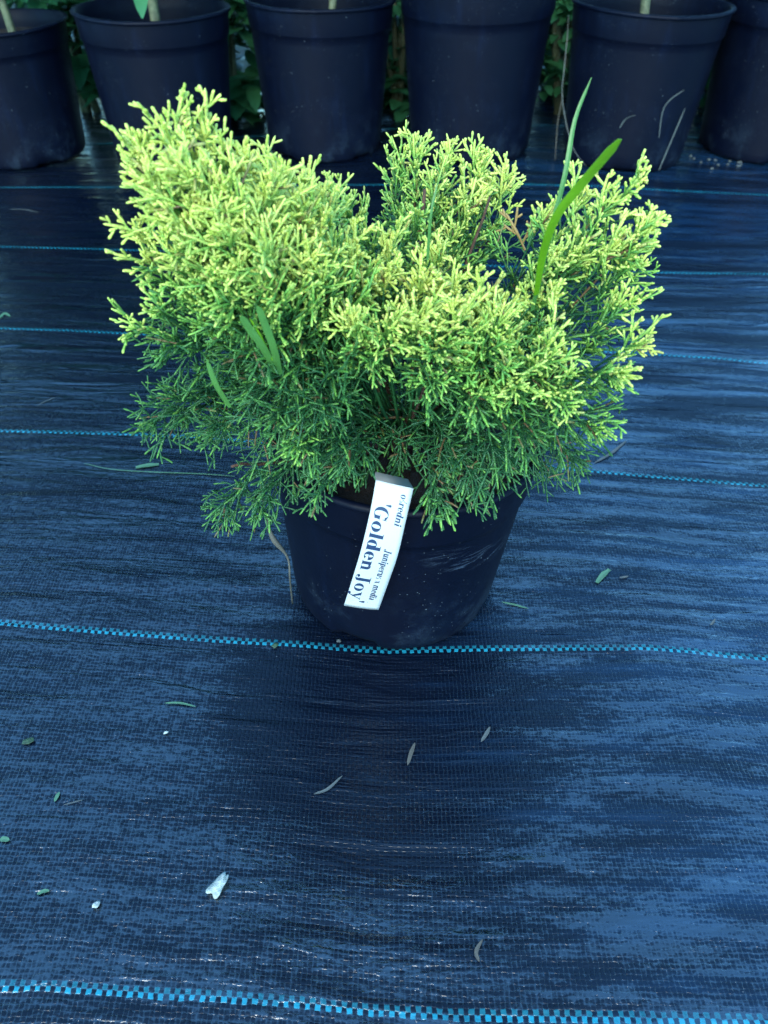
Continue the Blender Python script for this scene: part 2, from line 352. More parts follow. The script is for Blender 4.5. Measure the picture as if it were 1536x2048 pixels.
# ---------------------------------------------------------------- pots
def lathe(prof, n, fn=None):
    vs = []; fs = []
    for i, (r, z) in enumerate(prof):
        for k in range(n):
            t = 2*math.pi*k/n; rr, zz = (r, z) if fn is None else fn(i, r, z, t)
            vs.append((rr*math.cos(t), rr*math.sin(t), zz))
    for i in range(len(prof)-1):
        for k in range(n): fs.append((i*n+k, i*n+(k+1) % n, (i+1)*n+(k+1) % n, (i+1)*n+k))
    return vs, fs
def pot_parts(root, Rt, Rb, Hh, mat, soil_z, band=0.2, lip=0.004, tilt=None, seed=0, oval=0.0):
    rs = random.Random(seed)
    zb = Hh*(1-band); rz = lambda z: Rb + (Rt*0.955-Rb)*(z/Hh)
    prof = [(Rb*0.5, 0.006), (Rb*0.86, 0.005), (Rb*0.90, 0.001), (Rb*0.965, 0.0), (Rb, 0.006), (rz(0.02), 0.02)]
    for q in range(1, 14): prof.append((rz(0.02 + (zb-0.02)*q/14), 0.02 + (zb-0.02)*q/14))
    prof += [(rz(zb)+0.0002, zb-0.0015), (rz(zb)+0.0026, zb+0.0006), (rz(zb)+0.0032, zb+0.003), (rz(Hh*0.93)+0.003, Hh*0.93), (rz(Hh)+0.003, Hh-0.006)]
    feet = rs.uniform(0, 1)
    def fn(i, r, z, t):
        if 1 <= i <= 4:
            m = max(0.0, math.cos(4*t + feet*6.28) - 0.55)/0.45
            z = z + 0.005*min(1, m*2.2); r = r*(1 - 0.02*min(1, m*2.2))
        r *= 1 + 0.0035*math.sin(2*t+seed) * z/Hh + oval*math.cos(2*t)*z/Hh
        return r, z
    v, f = lathe(prof, 128, fn); mb = MB(); mb.add(v, f)
    n = 128; mb.add([(0,0,0.006)] + v[:n], [(0, 1+(k+1) % n, 1+k) for k in range(n)])
    pot = mb.build('pot_wall', mat, root); 
    Ro = rz(Hh)
    prof = [(Ro+0.003, Hh-0.007), (Ro+0.003+lip, Hh-0.005), (Ro+0.0035+lip, Hh-0.002), (Ro+0.002+lip, Hh), (Ro+0.001, Hh+0.0006), (Ro-0.001, Hh-0.001), (rz(Hh*0.9)-0.002, Hh*0.9), (rz(zb)-0.001, zb), (rz(soil_z-0.02)-0.002, soil_z-0.02)]
    nick = rs.uniform(-2.1, -1.3)
    def fn2(i, r, z, t):
        r *= 1 + 0.0035*math.sin(2*t+seed)*z/Hh + oval*math.cos(2*t)*z/Hh
        dt = (t+math.pi) % (2*math.pi)-math.pi-nick
        if i in (1, 2, 3): r += 0.0025*math.exp(-(dt/0.05)**2)
        z += 0.0008*math.sin(3*t+seed*2)
        return r, z
    v, f = lathe(prof, 128, fn2); mb = MB(); mb.add(v, f); rim = mb.build('rim', mat, root)
    # soil
    vs = []; fs = []; rr = rz(soil_z)-0.0015; N = 14; K = 48; sr = random.Random(seed+5)
    for i in range(N+1):
        for k in range(K):
            t = 2*math.pi*k/K; r = rr*i/N*(1 if i < N else 1.0)
            vs.append((r*math.cos(t), r*math.sin(t), soil_z + (sr.uniform(-0.004, 0.004) if i < N else 0)))
    for i in range(N):
        for k in range(K): fs.append((i*K+k, i*K+(k+1) % K, (i+1)*K+(k+1) % K, (i+1)*K+k)[::-1])
    mb = MB(); mb.add(vs, fs); soil = mb.build('soil', M_soil, root)
    for o in (pot, rim, soil):
        o.matrix_parent_inverse = Matrix.Identity(4)
    return pot, rim, soil

PB = Vector((0.0085, 0.521, 0.0)); HP = 0.185
jun = empty('potted_juniper', PB)
tag(jun, 'bushy golden green juniper in the low dark pot standing alone on the wet fabric', 'potted plant')
parts = pot_parts(jun, 0.1165, 0.0945, HP, M_pot, 0.160, band=0.22, lip=0.002, seed=3)
tl = Matrix.Rotation(R(2.6), 4, 'Y')
for o in parts: o.matrix_local = tl

# ---------------------------------------------------------------- juniper foliage
G = np.random.RandomState(5)
NS, NR = 5, 6
TT = np.array([0, .28, .55, .80, .95, 1.0])
def unit(a_): return a_/np.maximum(np.linalg.norm(a_, axis=-1, keepdims=True), 1e-9)
class Tubes:
    def __init__(s): s.S=[]; s.D=[]; s.B=[]; s.L=[]; s.r0=[]; s.r1=[]; s.t0=[]; s.t1=[]; s.g=[]
    def add(s, S, D, B, L, r0, r1, t0, t1, g):
        s.S.append(S); s.D.append(D); s.B.append(B); s.L.append(L); s.r0.append(r0); s.r1.append(r1); s.t0.append(t0); s.t1.append(t1); s.g.append(g)
    def mesh(s, name):
        S, D, B = map(np.array, (s.S, s.D, s.B)); L, r0, r1, t0, t1, g = [np.array(x)[:, None] for x in (s.L, s.r0, s.r1, s.t0, s.t1, s.g)]
        n = len(S); t = TT[None, :]
        P = S[:, None] + D[:, None]*(L*t)[..., None] + B[:, None]*(L*t*t)[..., None]
        ref = unit(G.normal(size=(n, 3))); u = unit(np.cross(D, ref)); q = np.cross(D, u)
        prof = r0 + (r1-r0)*t
        bead = 1 + 0.13*np.array([0, 1, -1, 1, 0, 0])[None, :]*np.where(G.rand(n, 1) < .5, 1, -1)
        prof = prof*bead*np.array([.92, .95, 1, 1.02, .80, .28])[None, :]
        an = np.arange(NS)*2*np.pi/NS
        V = P[:, :, None] + (u[:, None, None]*np.cos(an)[None, None, :, None] + q[:, None, None]*np.sin(an)[None, None, :, None])*prof[:, :, None, None]
        V = V.reshape(-1, 3)
        b0 = (np.arange(n)*NS*NR)[:, None, None] + (np.arange(NR-1)*NS)[None, :, None]
        k = np.arange(NS)[None, None]; k1 = (k+1) % NS
        Fq = np.stack([b0+k, b0+k1, b0+NS+k1, b0+NS+k], -1).reshape(-1, 4)
        me = np_mesh(name, V, Fq)
        tip = np.repeat((t0+(t1-t0)*t)[:, :, None], NS, 2).ravel()
        gg = np.repeat(np.repeat(g, NR, 1)[:, :, None], NS, 2).ravel()
        rn = np.repeat(np.repeat(G.rand(n, 1), NR, 1)[:, :, None], NS, 2).ravel()
        at = me.attributes.new('tone', 'FLOAT_COLOR', 'POINT')
        at.data.foreach_set('color', np.stack([tip, gg, rn, np.ones_like(tip)], -1).astype(np.float32).ravel())
        return me
POCK = (((.018, .425, .262), (.040, .080, .028)), ((.128, .45, .312), (.022, .05, .018)))
def blocked(P):
    # the label hangs here; and the plant has two shaded hollows
    if -.034 < P[0] < .020 and P[1] < .428 and P[2] < .222: return True
    return any(sum(((P[i]-c[i])/r[i])**2 for i in range(3)) < 1 for c, r in POCK)
def spray(T, S, D, nrm, L, gold, thick=1.0, dens=1.0, droop=0.0):
    """one flat spray: an axis, alternate side twigs and short tips on them"""
    D = unit(D); nrm = unit(nrm - D*np.dot(nrm, D)); side = np.cross(D, nrm)
    bend = nrm*G.uniform(-.12, .22) + side*G.uniform(-.15, .15) + np.array([0, 0, -droop])
    ra = (0.00066 + 0.00038*gold)*thick*G.uniform(.82, 1.15)
    if any(blocked(S + D*L*q + bend*L*q*q) for q in (.0, .25, .5, .75, 1.0)): return
    T.add(S, D, bend, L, ra*1.05, ra*1.15, 0.0, 1.0, gold)
    n = max(4, int(L/(0.0051 if gold > .3 else .0062)*dens))
    for i in range(n):
        t = (i+0.8)/(n+0.6)
        P = S + D*L*t + bend*L*t*t; d0 = unit(D + 2*bend*t)
        sg = 1 if i % 2 else -1
        ang = G.uniform(.62, 1.0)
        out_ = side*sg*math.sin(ang) + d0*math.cos(ang) + nrm*G.normal()*.22
        l = L*(0.16+0.42*(1-t)**.8)*G.uniform(.5, 1.35)*(0.55+0.45*min(1, t*4)); l = max(l, 0.0055)*(1 if gold > .3 else 1.3)
        out_ = unit(out_); b2 = d0*.16 + nrm*G.normal()*.08 + np.array([0, 0, -droop*.6])
        if blocked(P + out_*l + b2*l): continue
        r = ra*G.uniform(.82, 1.0); tb = t*.55
        T.add(P, out_, b2, l, r*.95, r*1.15, tb, 1.0 if gold > .35 else .55+.3*G.rand(), gold*G.uniform(.85, 1.1))
        m = int(l/(0.0046 if gold > .3 else .0070))
        for j in range(m):
            tt = (j+.75)/(m+.55); Q = P + out_*l*tt + b2*l*tt*tt; d1 = unit(out_ + 2*b2*tt)
            s2 = unit(np.cross(d1, nrm)); s3 = 1 if j % 2 else -1
            a2 = G.uniform(.6, 1.05); dd = unit(s2*s3*math.sin(a2) + d1*math.cos(a2) + nrm*G.normal()*.3)
            ll = G.uniform(.0030, .0078)*(1.15-.4*tt)*(1.0 if gold > .3 else 1.35)
            T.add(Q, dd, d1*.15, ll, r*.9, r*1.12, .45+.3*tt, 1.0 if gold > .35 else .5+.4*G.rand(), gold*G.uniform(.85, 1.1))
BASE = np.array([0.018, 0.535, 0.175])
def bez(A, Bm, T_, t): return A*(1-t)**2 + Bm*2*t*(1-t) + T_*t*t
stem_mb = {}
def branch(tip, gold, size=1.0, dens=1.0, spread=1.0, droop=0.0, lift=0.35, thick=1.0, foll=0.10, nsp=12):
    tip = np.array(tip); v = tip-BASE
    tip = tip - unit(v)*0.007*size - np.array([0,0,.004*size if droop == 0 else 0]); v = tip-BASE
    if size < .66: nsp = 6; dens = 1.0
    com = unit(G.normal(size=3) + np.array([0, -.3, .8]))
    start = BASE + np.array([v[0], v[1], 0])*0.18
    mid = BASE + v*0.5 + np.array([0, 0, (0.03 if droop == 0 else 0.045)]) + np.array([v[0], v[1], 0])*0.14
    if droop == 0: mid = BASE + v*0.55 + np.array([v[0], v[1], 0])*0.12 - np.array([0,0,0.015])
    Lb = np.linalg.norm(v); T = Tubes()
    f0 = max(0.12, 1 - foll*size/Lb)
    ph = G.uniform(0, 6.28)
    # woody inner axis as short tubes belonging to the same part
    K = 7
    for k in range(K):
        a_ = bez(start, mid, tip, k/K*0.96); b_ = bez(start, mid, tip, (k+1)/K*0.96); d = b_-a_; l = np.linalg.norm(d)
        T.add(a_, d/l, np.zeros(3), l*1.02, 0.0016-0.0009*k/K, 0.0016-0.0009*(k+1)/K, 0.0, 0.05, -0.3 if k < K-2 else gold*.4)
    n = int(nsp*dens)
    for i in range(n):
        t = f0 + (1-f0)*(i/(n-1))**.9*.97
        P = bez(start, mid, tip, t); d = unit(bez(start, mid, tip, min(t+.03, 1.02)) - bez(start, mid, tip, t-.03))
        ph += 2.4 + G.normal()*.25
        e1 = unit(np.cross(d, np.array([.1, .2, 1.0]))); e2 = np.cross(d, e1)
        rad = e1*math.cos(ph) + e2*math.sin(ph)
        k = (t-f0)/(1-f0); op = (1.05-0.55*k)*spread
        D = unit(d*(1-.25*op) + rad*op*.95 + np.array([0, 0, lift*(1-.3*k)]))
        L = (0.050-0.022*k)*size*G.uniform(.65, 1.35)
        nrm = unit(com + G.normal(size=3)*.45)
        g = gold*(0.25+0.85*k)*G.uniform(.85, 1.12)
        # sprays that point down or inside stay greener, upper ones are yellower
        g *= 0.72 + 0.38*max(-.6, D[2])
        spray(T, P, D, nrm, L, float(np.clip(g, 0, 1)), thick, 1.0, droop)
    d = unit(bez(start, mid, tip, 1.0) - bez(start, mid, tip, .93))
    for q in range(2):
        spray(T, bez(start, mid, tip, .955), unit(d + G.normal(size=3)*.22), G.normal(size=3), 0.03*size, float(min(1, gold*1.08)), thick, 1.0, droop*.5)
    return T

# tips: pixel x, pixel y, depth Y, gold, size, droop
TIPS = [
 # high left lobe, nearest the camera
 (262,280,.425,1,.8,0),(322,238,.43,1,.8,0),(395,258,.44,1,.8,0),(470,300,.45,.95,.75,0),(540,332,.46,.95,.75,0),(600,368,.475,.9,.75,0),
 (285,330,.41,.95,.8,0),(360,320,.40,1,.95,0),(440,350,.40,1,.95,0),(520,375,.415,1,.95,0),(600,410,.43,1,.9,0),(650,460,.44,.95,.85,0),
 (345,420,.395,.95,.9,0),(430,445,.385,.95,.95,0),(520,470,.39,1,.95,0),(600,510,.405,.95,.9,0),
 (268,448,.42,.95,.6,0),(345,505,.40,.8,.8,0),(285,510,.415,.85,.6,0),(440,540,.385,.75,.9,0),(540,575,.39,.75,.9,0),(400,590,.40,.55,.9,0),(640,560,.42,.6,.85,0),
 (300,600,.41,.6,.65,0),(265,655,.41,.7,.65,.05),(340,680,.41,.35,.85,.1),(470,640,.395,.35,.9,.1),(560,650,.40,.3,.9,.1),(650,640,.42,.25,.9,.1),
 # behind the left lobe
 (650,378,.56,.75,.85,0),(700,412,.55,.55,.85,0),(640,400,.52,.7,.9,0),(735,470,.51,.45,.8,0),
 # middle
 (700,500,.47,.9,.85,0),(775,480,.49,.95,.8,0),(830,440,.55,.5,.85,0),(760,545,.45,.95,.85,0),(840,545,.45,1,.85,0),(910,560,.45,1,.85,0),(972,580,.455,.95,.8,0),(870,500,.51,.8,.75,0),
 # back middle lobe
 (832,290,.64,.75,.9,0),(790,325,.64,.6,.8,0),(895,305,.65,.8,.95,0),(965,320,.65,.85,.95,0),(1020,350,.645,.9,.85,0),(870,370,.61,.7,1,0),(945,385,.61,.85,1,0),(978,388,.62,.6,.6,0),(905,455,.58,.7,.7,0),
 # right lobe
 (1285,335,.51,.85,.5,0),(1300,435,.49,.9,.7,0),(1225,395,.51,.85,.75,0),(1165,385,.53,.8,.8,0),(1095,415,.53,.85,.65,0),(1240,480,.48,.9,.8,0),(1165,490,.49,.85,.85,0),(1110,510,.48,.8,.6,0),
 (1265,520,.48,.7,.7,0),(1255,605,.46,.75,.8,0),(1175,600,.46,.7,.9,0),(1100,580,.46,.85,.85,0),(1030,605,.455,.9,.8,0),
 # front middle
 (705,640,.40,.95,.75,0),(770,640,.40,.8,.85,0),(840,625,.40,.95,.9,0),(920,620,.40,1,.9,0),(1000,630,.405,.85,.9,0),(725,690,.40,.5,.7,.0),(880,700,.39,.6,.85,.05),(980,700,.40,.5,.85,.05),
 # lower right lobe
 (1285,670,.42,.95,.7,0),(1245,745,.40,.95,.7,.05),(1180,690,.41,.9,.85,0),(1100,700,.40,.85,.85,0),(1040,760,.385,.8,.9,.05),(1130,780,.39,.8,.9,.05),(1190,850,.39,.6,.8,.15),(960,790,.38,.65,.85,.1),(865,765,.385,.55,.75,.1),(1060,860,.385,.35,.85,.2),(1160,915,.41,.2,.7,.3),
 # lower left
 (300,835,.42,.3,.75,.15),(350,800,.43,.15,.8,.1),(430,850,.41,.25,.85,.15),(420,780,.44,.05,.85,.1),(560,820,.39,.35,.9,.1),(520,760,.41,.12,.9,.1),
 (630,800,.39,.2,.8,.15),(600,890,.38,.55,.75,.25),(440,1010,.41,.3,.8,.35),(640,985,.385,.35,.65,.5),
]
print('branches', len(TIPS))
for (px, py, Y, gold, size, dr) in TIPS:
    tip = on_y(px, py, Y)
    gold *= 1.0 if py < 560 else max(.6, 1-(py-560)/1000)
    near = Y < .432
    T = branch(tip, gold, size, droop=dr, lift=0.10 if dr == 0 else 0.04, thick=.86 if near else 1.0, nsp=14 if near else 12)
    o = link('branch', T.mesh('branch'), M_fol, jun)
# the low green sprays over the rim and in the shaded middle
LOW = [(655,940,.43,.12,.7,.3),(520,1000,.41,.15,.7,.4),(700,900,.40,.05,.9,.3),(690,950,.43,.1,.6,.5),(735,925,.445,.08,.6,.2),(800,905,.445,.05,.7,.2),(880,1010,.395,.3,.7,.5),(950,950,.40,.1,.8,.4),
       (900,900,.42,0,.7,.3),(1000,900,.41,.05,.9,.3),(1090,930,.46,.05,.6,.2),(620,720,.42,.1,1,.1),(700,740,.43,.05,1,.1),(560,700,.42,.05,1,.1),(640,880,.42,.1,.9,.3),(760,640,.46,.2,1,0),(1050,660,.46,.2,1,0),(1150,660,.47,.2,1,0),
       (500,560,.45,.2,1,0),(560,520,.46,.3,1,0),(600,600,.46,.1,1,0),(680,560,.49,.2,1,0),(380,520,.44,.3,1,0),(900,420,.64,.1,1,0),(1130,540,.5,.2,1,0)]
Tall = Tubes()
for (px, py, Y, gold, size, dr) in LOW:
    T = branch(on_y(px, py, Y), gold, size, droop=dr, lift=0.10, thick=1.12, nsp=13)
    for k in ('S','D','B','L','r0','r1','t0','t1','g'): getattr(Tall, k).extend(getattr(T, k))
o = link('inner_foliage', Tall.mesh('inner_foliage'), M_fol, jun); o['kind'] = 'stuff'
# woody stems
for (px, py, Y, r) in [(420,420,.42,.0045),(560,480,.44,.004),(850,370,.60,.004),(980,400,.60,.003),(1180,470,.5,.004),(900,640,.43,.004),(1120,740,.42,.0035),(480,820,.44,.0035),(700,560,.46,.004),(460,930,.43,.003)]:
    tip = np.array(on_y(px, py, Y)); A = np.array([BASE[0]+random.uniform(-.015,.015), BASE[1]+random.uniform(-.015,.015), .15]); v = tip-A
    mid = A + v*.5 + np.array([v[0], v[1], 0])*.12
    pts = [bez(A, mid, tip, k/12) + G.normal(size=3)*.0012*(k > 0) for k in range(13)]
    m = MB(); m.tube(pts, [r*(1-.7*k/12) for k in range(13)], 8); m.build('woody_stem', M_bark, jun)
# the orange brown dying spray at the back
T = Tubes(); P0 = np.array(on_y(1050, 500, .57))
spray(T, P0, np.array(on_y(1020, 425, .575))-P0, np.array([0, 1, .3]), .030, 0.0, 1.3)
link('dead_spray', T.mesh('dead_spray'), M_brown, jun)['label'] = 'orange brown dead spray at the back'

# ---------------------------------------------------------------- plant label
def glyphs():
    """each glyph: list of convex polygons in units of x-height, baseline at 0, + advance"""
    def rect(x0, y0, x1, y1): return [[(x0,y0),(x1,y0),(x1,y1),(x0,y1)]]
    def arc(cx, cy, rx, ry, tx, ty, a0=0, a1=360, n=22):
        o = []
        for i in range(n):
            A, B = R(a0+(a1-a0)*i/n), R(a0+(a1-a0)*(i+1)/n)
            f = lambda t, k: (cx+(rx-k*tx)*math.cos(t), cy+(ry-k*ty)*math.sin(t))
            o.append([f(A,0), f(B,0), f(B,1), f(A,1)])
        return o
    def dot(cx, cy, r): return [[(cx+r*math.cos(R(a_)), cy+r*math.sin(R(a_))) for a_ in range(0, 360, 30)]]
    st, hl = .30, .065
    g = {}
    g['o'] = (arc(.48,.5,.46,.52,st,hl), 1.0)
    g['l'] = (rect(.12,0,.12+st,1.5)+rect(0,0,.5,hl)+rect(0,1.5-hl,.15,1.5), .56)
    g['d'] = (arc(.43,.5,.41,.52,st,hl)+rect(.62,0,.62+st,1.5)+rect(.50,1.5-hl,.66,1.5)+rect(.85,0,1.0,hl), 1.06)
    g['b'] = g['d']
    g['e'] = (arc(.45,.5,.43,.52,st,hl,0,322)+rect(.25,.48,.86,.55), .92)
    g['n'] = (rect(.1,0,.1+st,1)+rect(0,0,.48,hl)+rect(0,1-hl,.14,1)+arc(.62,.62,.30,.42,st*.95,hl,0,160)+rect(.655,0,.92,.64)+rect(.56,0,1.03,hl), 1.1)
    g['u'] = (rect(.1,.36,.1+st,1)+rect(0,1-hl,.14,1)+arc(.40,.38,.30,.42,st*.95,hl,180,340)+rect(.62,0,.62+st,1)+rect(.5,1-hl,.64,1)+rect(.85,0,1.0,hl), 1.06)
    g['i'] = (rect(.1,0,.1+st,1)+rect(0,0,.48,hl)+rect(0,1-hl,.14,1)+dot(.23,1.32,.17), .54)
    g['r'] = (rect(.1,0,.1+st,1)+rect(0,0,.5,hl)+rect(0,1-hl,.14,1)+arc(.58,.62,.25,.42,.1,hl,70,170)+dot(.68,.84,.14), .84)
    g['m'] = (g['n'][0]+[[(x+.56,y) for x,y in p] for p in (arc(.62,.62,.30,.42,st*.95,hl,0,160)+rect(.655,0,.92,.64)+rect(.56,0,1.03,hl))], 1.66)
    g['p'] = (rect(.1,-.5,.1+st,1)+rect(0,-.5,.5,-.5+hl)+rect(0,1-hl,.14,1)+arc(.57,.5,.41,.52,st,hl), 1.05)
    g['s'] = (arc(.36,.74,.28,.28,.14,hl,40,270)+arc(.36,.26,.30,.28,.16,hl,-140,90), .74)
    g['ś'] = (g['s'][0]+[[(.34,1.15),(.46,1.15),(.62,1.5),(.42,1.5)]], .74)
    g['x'] = ([[(.05,1),(.36,1),(.88,0),(.57,0)],[(.05,0),(.12,0),(.82,1),(.75,1)]]+rect(-.02,1-hl,.44,1)+rect(.5,0,.95,hl), .96)
    g['a'] = (arc(.38,.28,.32,.30,st*.8,hl,60,320)+arc(.36,.62,.30,.40,st*.9,hl,0,150)+rect(.42,.06,.66,.64)+rect(.62,0,.84,hl), .88)
    g['y'] = ([[(.06,1),(.38,1),(.66,.12),(.52,0)],[(.50,.05),(.58,0),(.92,1),(.85,1)],[(.50,.06),(.58,0),(.42,-.36),(.34,-.34)]]+rect(-.03,1-hl,.46,1)+rect(.68,1-hl,1.02,1)+dot(.26,-.34,.15), .98)
    g['G'] = (arc(.68,.74,.66,.78,.34,hl,38,318,30)+rect(.86,.08,1.16,.68)+rect(.74,.62,1.26,.68)+[[(1.10,1.0),(1.16,1.0),(1.16,1.48),(1.12,1.48)]], 1.34)
    g['J'] = (rect(.40,.15,.72,1.5)+rect(.20,1.5-hl,.90,1.5)+arc(.40,.14,.32,.34,.30,hl,-110,0)+arc(.30,.1,.28,.30,.06,hl,180,290)+dot(.17,.10,.15), .98)
    g["'"] = ([[(.06,1.55),(.12,1.62),(.26,1.62),(.32,1.55),(.24,1.02),(.17,1.02)]], .42)
    g['.'] = (dot(.15,.1,.09), .35)
    g[' '] = ([], .42)
    return g
GL = glyphs()
def plant_label():
    # three-point bent strip hanging over the front of the rim
    ctr = [on_y(786, 968, .402), on_y(775,1035,.394), on_y(758,1105,.392), on_y(740,1165,.397), on_y(722,1216,.404)]
    cs = spline(ctr, 40); seg = [0]
    for p, q in zip(cs, cs[1:]): seg.append(seg[-1]+(q-p).length)
    Lt = seg[-1]
    left = [on_y(752,960,.402), on_y(740,1025,.394), on_y(722,1100,.392), on_y(704,1160,.397), on_y(688,1211,.404)]
    right = [on_y(827,977,.403), on_y(811,1045,.394), on_y(795,1112,.392), on_y(775,1170,.397), on_y(757,1220,.404)]
    ls, rs_ = spline(left, 40), spline(right, 40)
    def at(s, t, off=0.0):
        k = max(0, min(39.999, s*40)); i = int(k); f = k-i
        a_ = ls[i].lerp(ls[i+1], f); b_ = rs_[i].lerp(rs_[i+1], f)
        n_ = (b_-a_).cross(ls[i+1]-ls[i]).normalized()
        if n_.y > 0: n_ = -n_
        crown = 0.0006*(1-(2*t-1)**2)
        return a_.lerp(b_, t) + n_*(off+crown)
    mb = MB(); NN, MM = 40, 8; th = .0004
    vs = [at(i/NN, j/MM) for i in range(NN+1) for j in range(MM+1)] + [at(i/NN, j/MM, -th) for i in range(NN+1) for j in range(MM+1)]
    o2 = (NN+1)*(MM+1); ix = lambda i, j: i*(MM+1)+j; fs = []
    for i in range(NN):
        for j in range(MM):
            fs.append((ix(i,j), ix(i,j+1), ix(i+1,j+1), ix(i+1,j))); fs.append((o2+ix(i,j), o2+ix(i+1,j), o2+ix(i+1,j+1), o2+ix(i,j+1)))
    for i in range(NN):
        fs.append((ix(i,0), ix(i+1,0), o2+ix(i+1,0), o2+ix(i,0))); fs.append((ix(i,MM), o2+ix(i,MM), o2+ix(i+1,MM), ix(i+1,MM)))
    for j in range(MM):
        fs.append((ix(0,j), o2+ix(0,j), o2+ix(0,j+1), ix(0,j+1))); fs.append((ix(NN,j), ix(NN,j+1), o2+ix(NN,j+1), o2+ix(NN,j)))
    root = empty('plant_label', at(0.0, .5))
    tag(root, 'white plastic plant label with navy lettering hanging over the pot rim', 'label')
    mb.add(vs, fs); mb.build('label_strip', M_label, root)
    # folded-back tail that goes down into the soil behind the rim
    tl_ = MB(); A0, A1 = at(0,0), at(0,1)
    q = [Vector((0,0,0)), Vector((-.002,.012,-.002)), Vector((-.004,.022,-.012)), Vector((-.005,.030,-.034)), Vector((-.006,.034,-.055))]
    vs = []
    for k, d in enumerate(q):
        w_ = 1-.12*k
        c_ = (A0+A1)/2; vs += [c_+(A0-c_)*w_+d, c_+(A1-c_)*w_+d]
    vs2 = [v+Vector((0,-.0004,-.0003)) for v in vs]
    fs = [(2*k,2*k+1,2*k+3,2*k+2) for k in range(4)] + [(10+2*k,12+2*k,13+2*k,11+2*k) for k in range(4)]
    fs += [(2*k,2*k+2,12+2*k,10+2*k) for k in range(4)] + [(2*k+1,11+2*k,13+2*k,2*k+3) for k in range(4)]
    tl_.add(vs+vs2, fs); tl_.build('folded_tail', M_label, root)
    Wd = (rs_[20]-ls[20]).length
    def text(txt, s0, tbase, h, gap=1.0, italic=0.0, wx=1.0, name='lettering'):
        # runs down the strip; glyph up = towards the right edge
        m = MB(); x = s0*Lt; cnt = 0
        for ch in txt:
            polys, adv = GL[ch]
            for p in polys:
                cnt += 1
                def mp(q_): 
                    gx, gy = q_; gx = gx*wx + italic*gy
                    return at((x+gx*h)/Lt, tbase + gy*h/Wd, .00012+cnt*2e-7)
                vs_ = [mp(q_) for q_ in p]
                m.add(vs_, [tuple(range(len(vs_)))])
            x += adv*h*wx*gap
        return m.build(name, M_ink, root, smooth=False), x/Lt
    hB = Wd*.255
    tw = sum(GL[c][1] for c in "'Golden Joy'"); 
    text("'Golden Joy'", .15, .115, hB, wx=(.80*Lt)/(tw*hB), name='variety_name')
    hS = Wd*.135
    tw = sum(GL[c][1] for c in "Juniperus x media")
    text("Juniperus x media", .46, .62, hS, italic=.22, wx=(.445*Lt)/(tw*hS), name='latin_name')
    text(".", .925, .60, hS, name='full_stop')
    tw = sum(GL[c][1] for c in "ośredni")
    text("ośredni", .055, .71, hS, italic=.12, wx=(.235*Lt)/(tw*hS), name='common_name')
plant_label()

# ---------------------------------------------------------------- row of big pots
def leaf_poly(m, P, D, up, L, Wd, curl=0.2):
    P = Vector(P); D = Vector(D).normalized(); s = D.cross(Vector(up)).normalized(); n_ = s.cross(D)
    vs = []; K = 5
    for k in range(K+1):
        t = k/K; w_ = Wd*math.sin(math.pi*min(1, t*.93+.05))**.8*.5
        c = P + D*L*t - n_*curl*L*t*t
        vs += [c - s*w_ + n_*w_*.3, c, c + s*w_ + n_*w_*.3]
    fs = []
    for k in range(K):
        fs += [(3*k,3*k+1,3*k+4,3*k+3), (3*k+1,3*k+2,3*k+5,3*k+4)]
    m.add(vs, fs)
ROW = [ # px centre at base, base front px y, rim half width, label
 (62, 343, .150, 'dark pot at the left end of the row behind, soil and thick stem inside'),
 (352, 352, .153, 'tall dark pot behind the left side of the juniper, green stem inside'),
 (650, 328, .155, 'tall dark pot with pale soil smears near its base, behind the juniper'),
 (938, 335, .162, 'dark pot between the smeared pot and the pot with straw'),
 (1240, 348, .157, 'dark pot with dry grass strands stuck to its side'),
 (1508, 332, .152, 'dark pot at the right end of the row, pale grit at its foot')]
rimtop = [75, 45, 22, -12, 34, 8]
rr = random.Random(4)
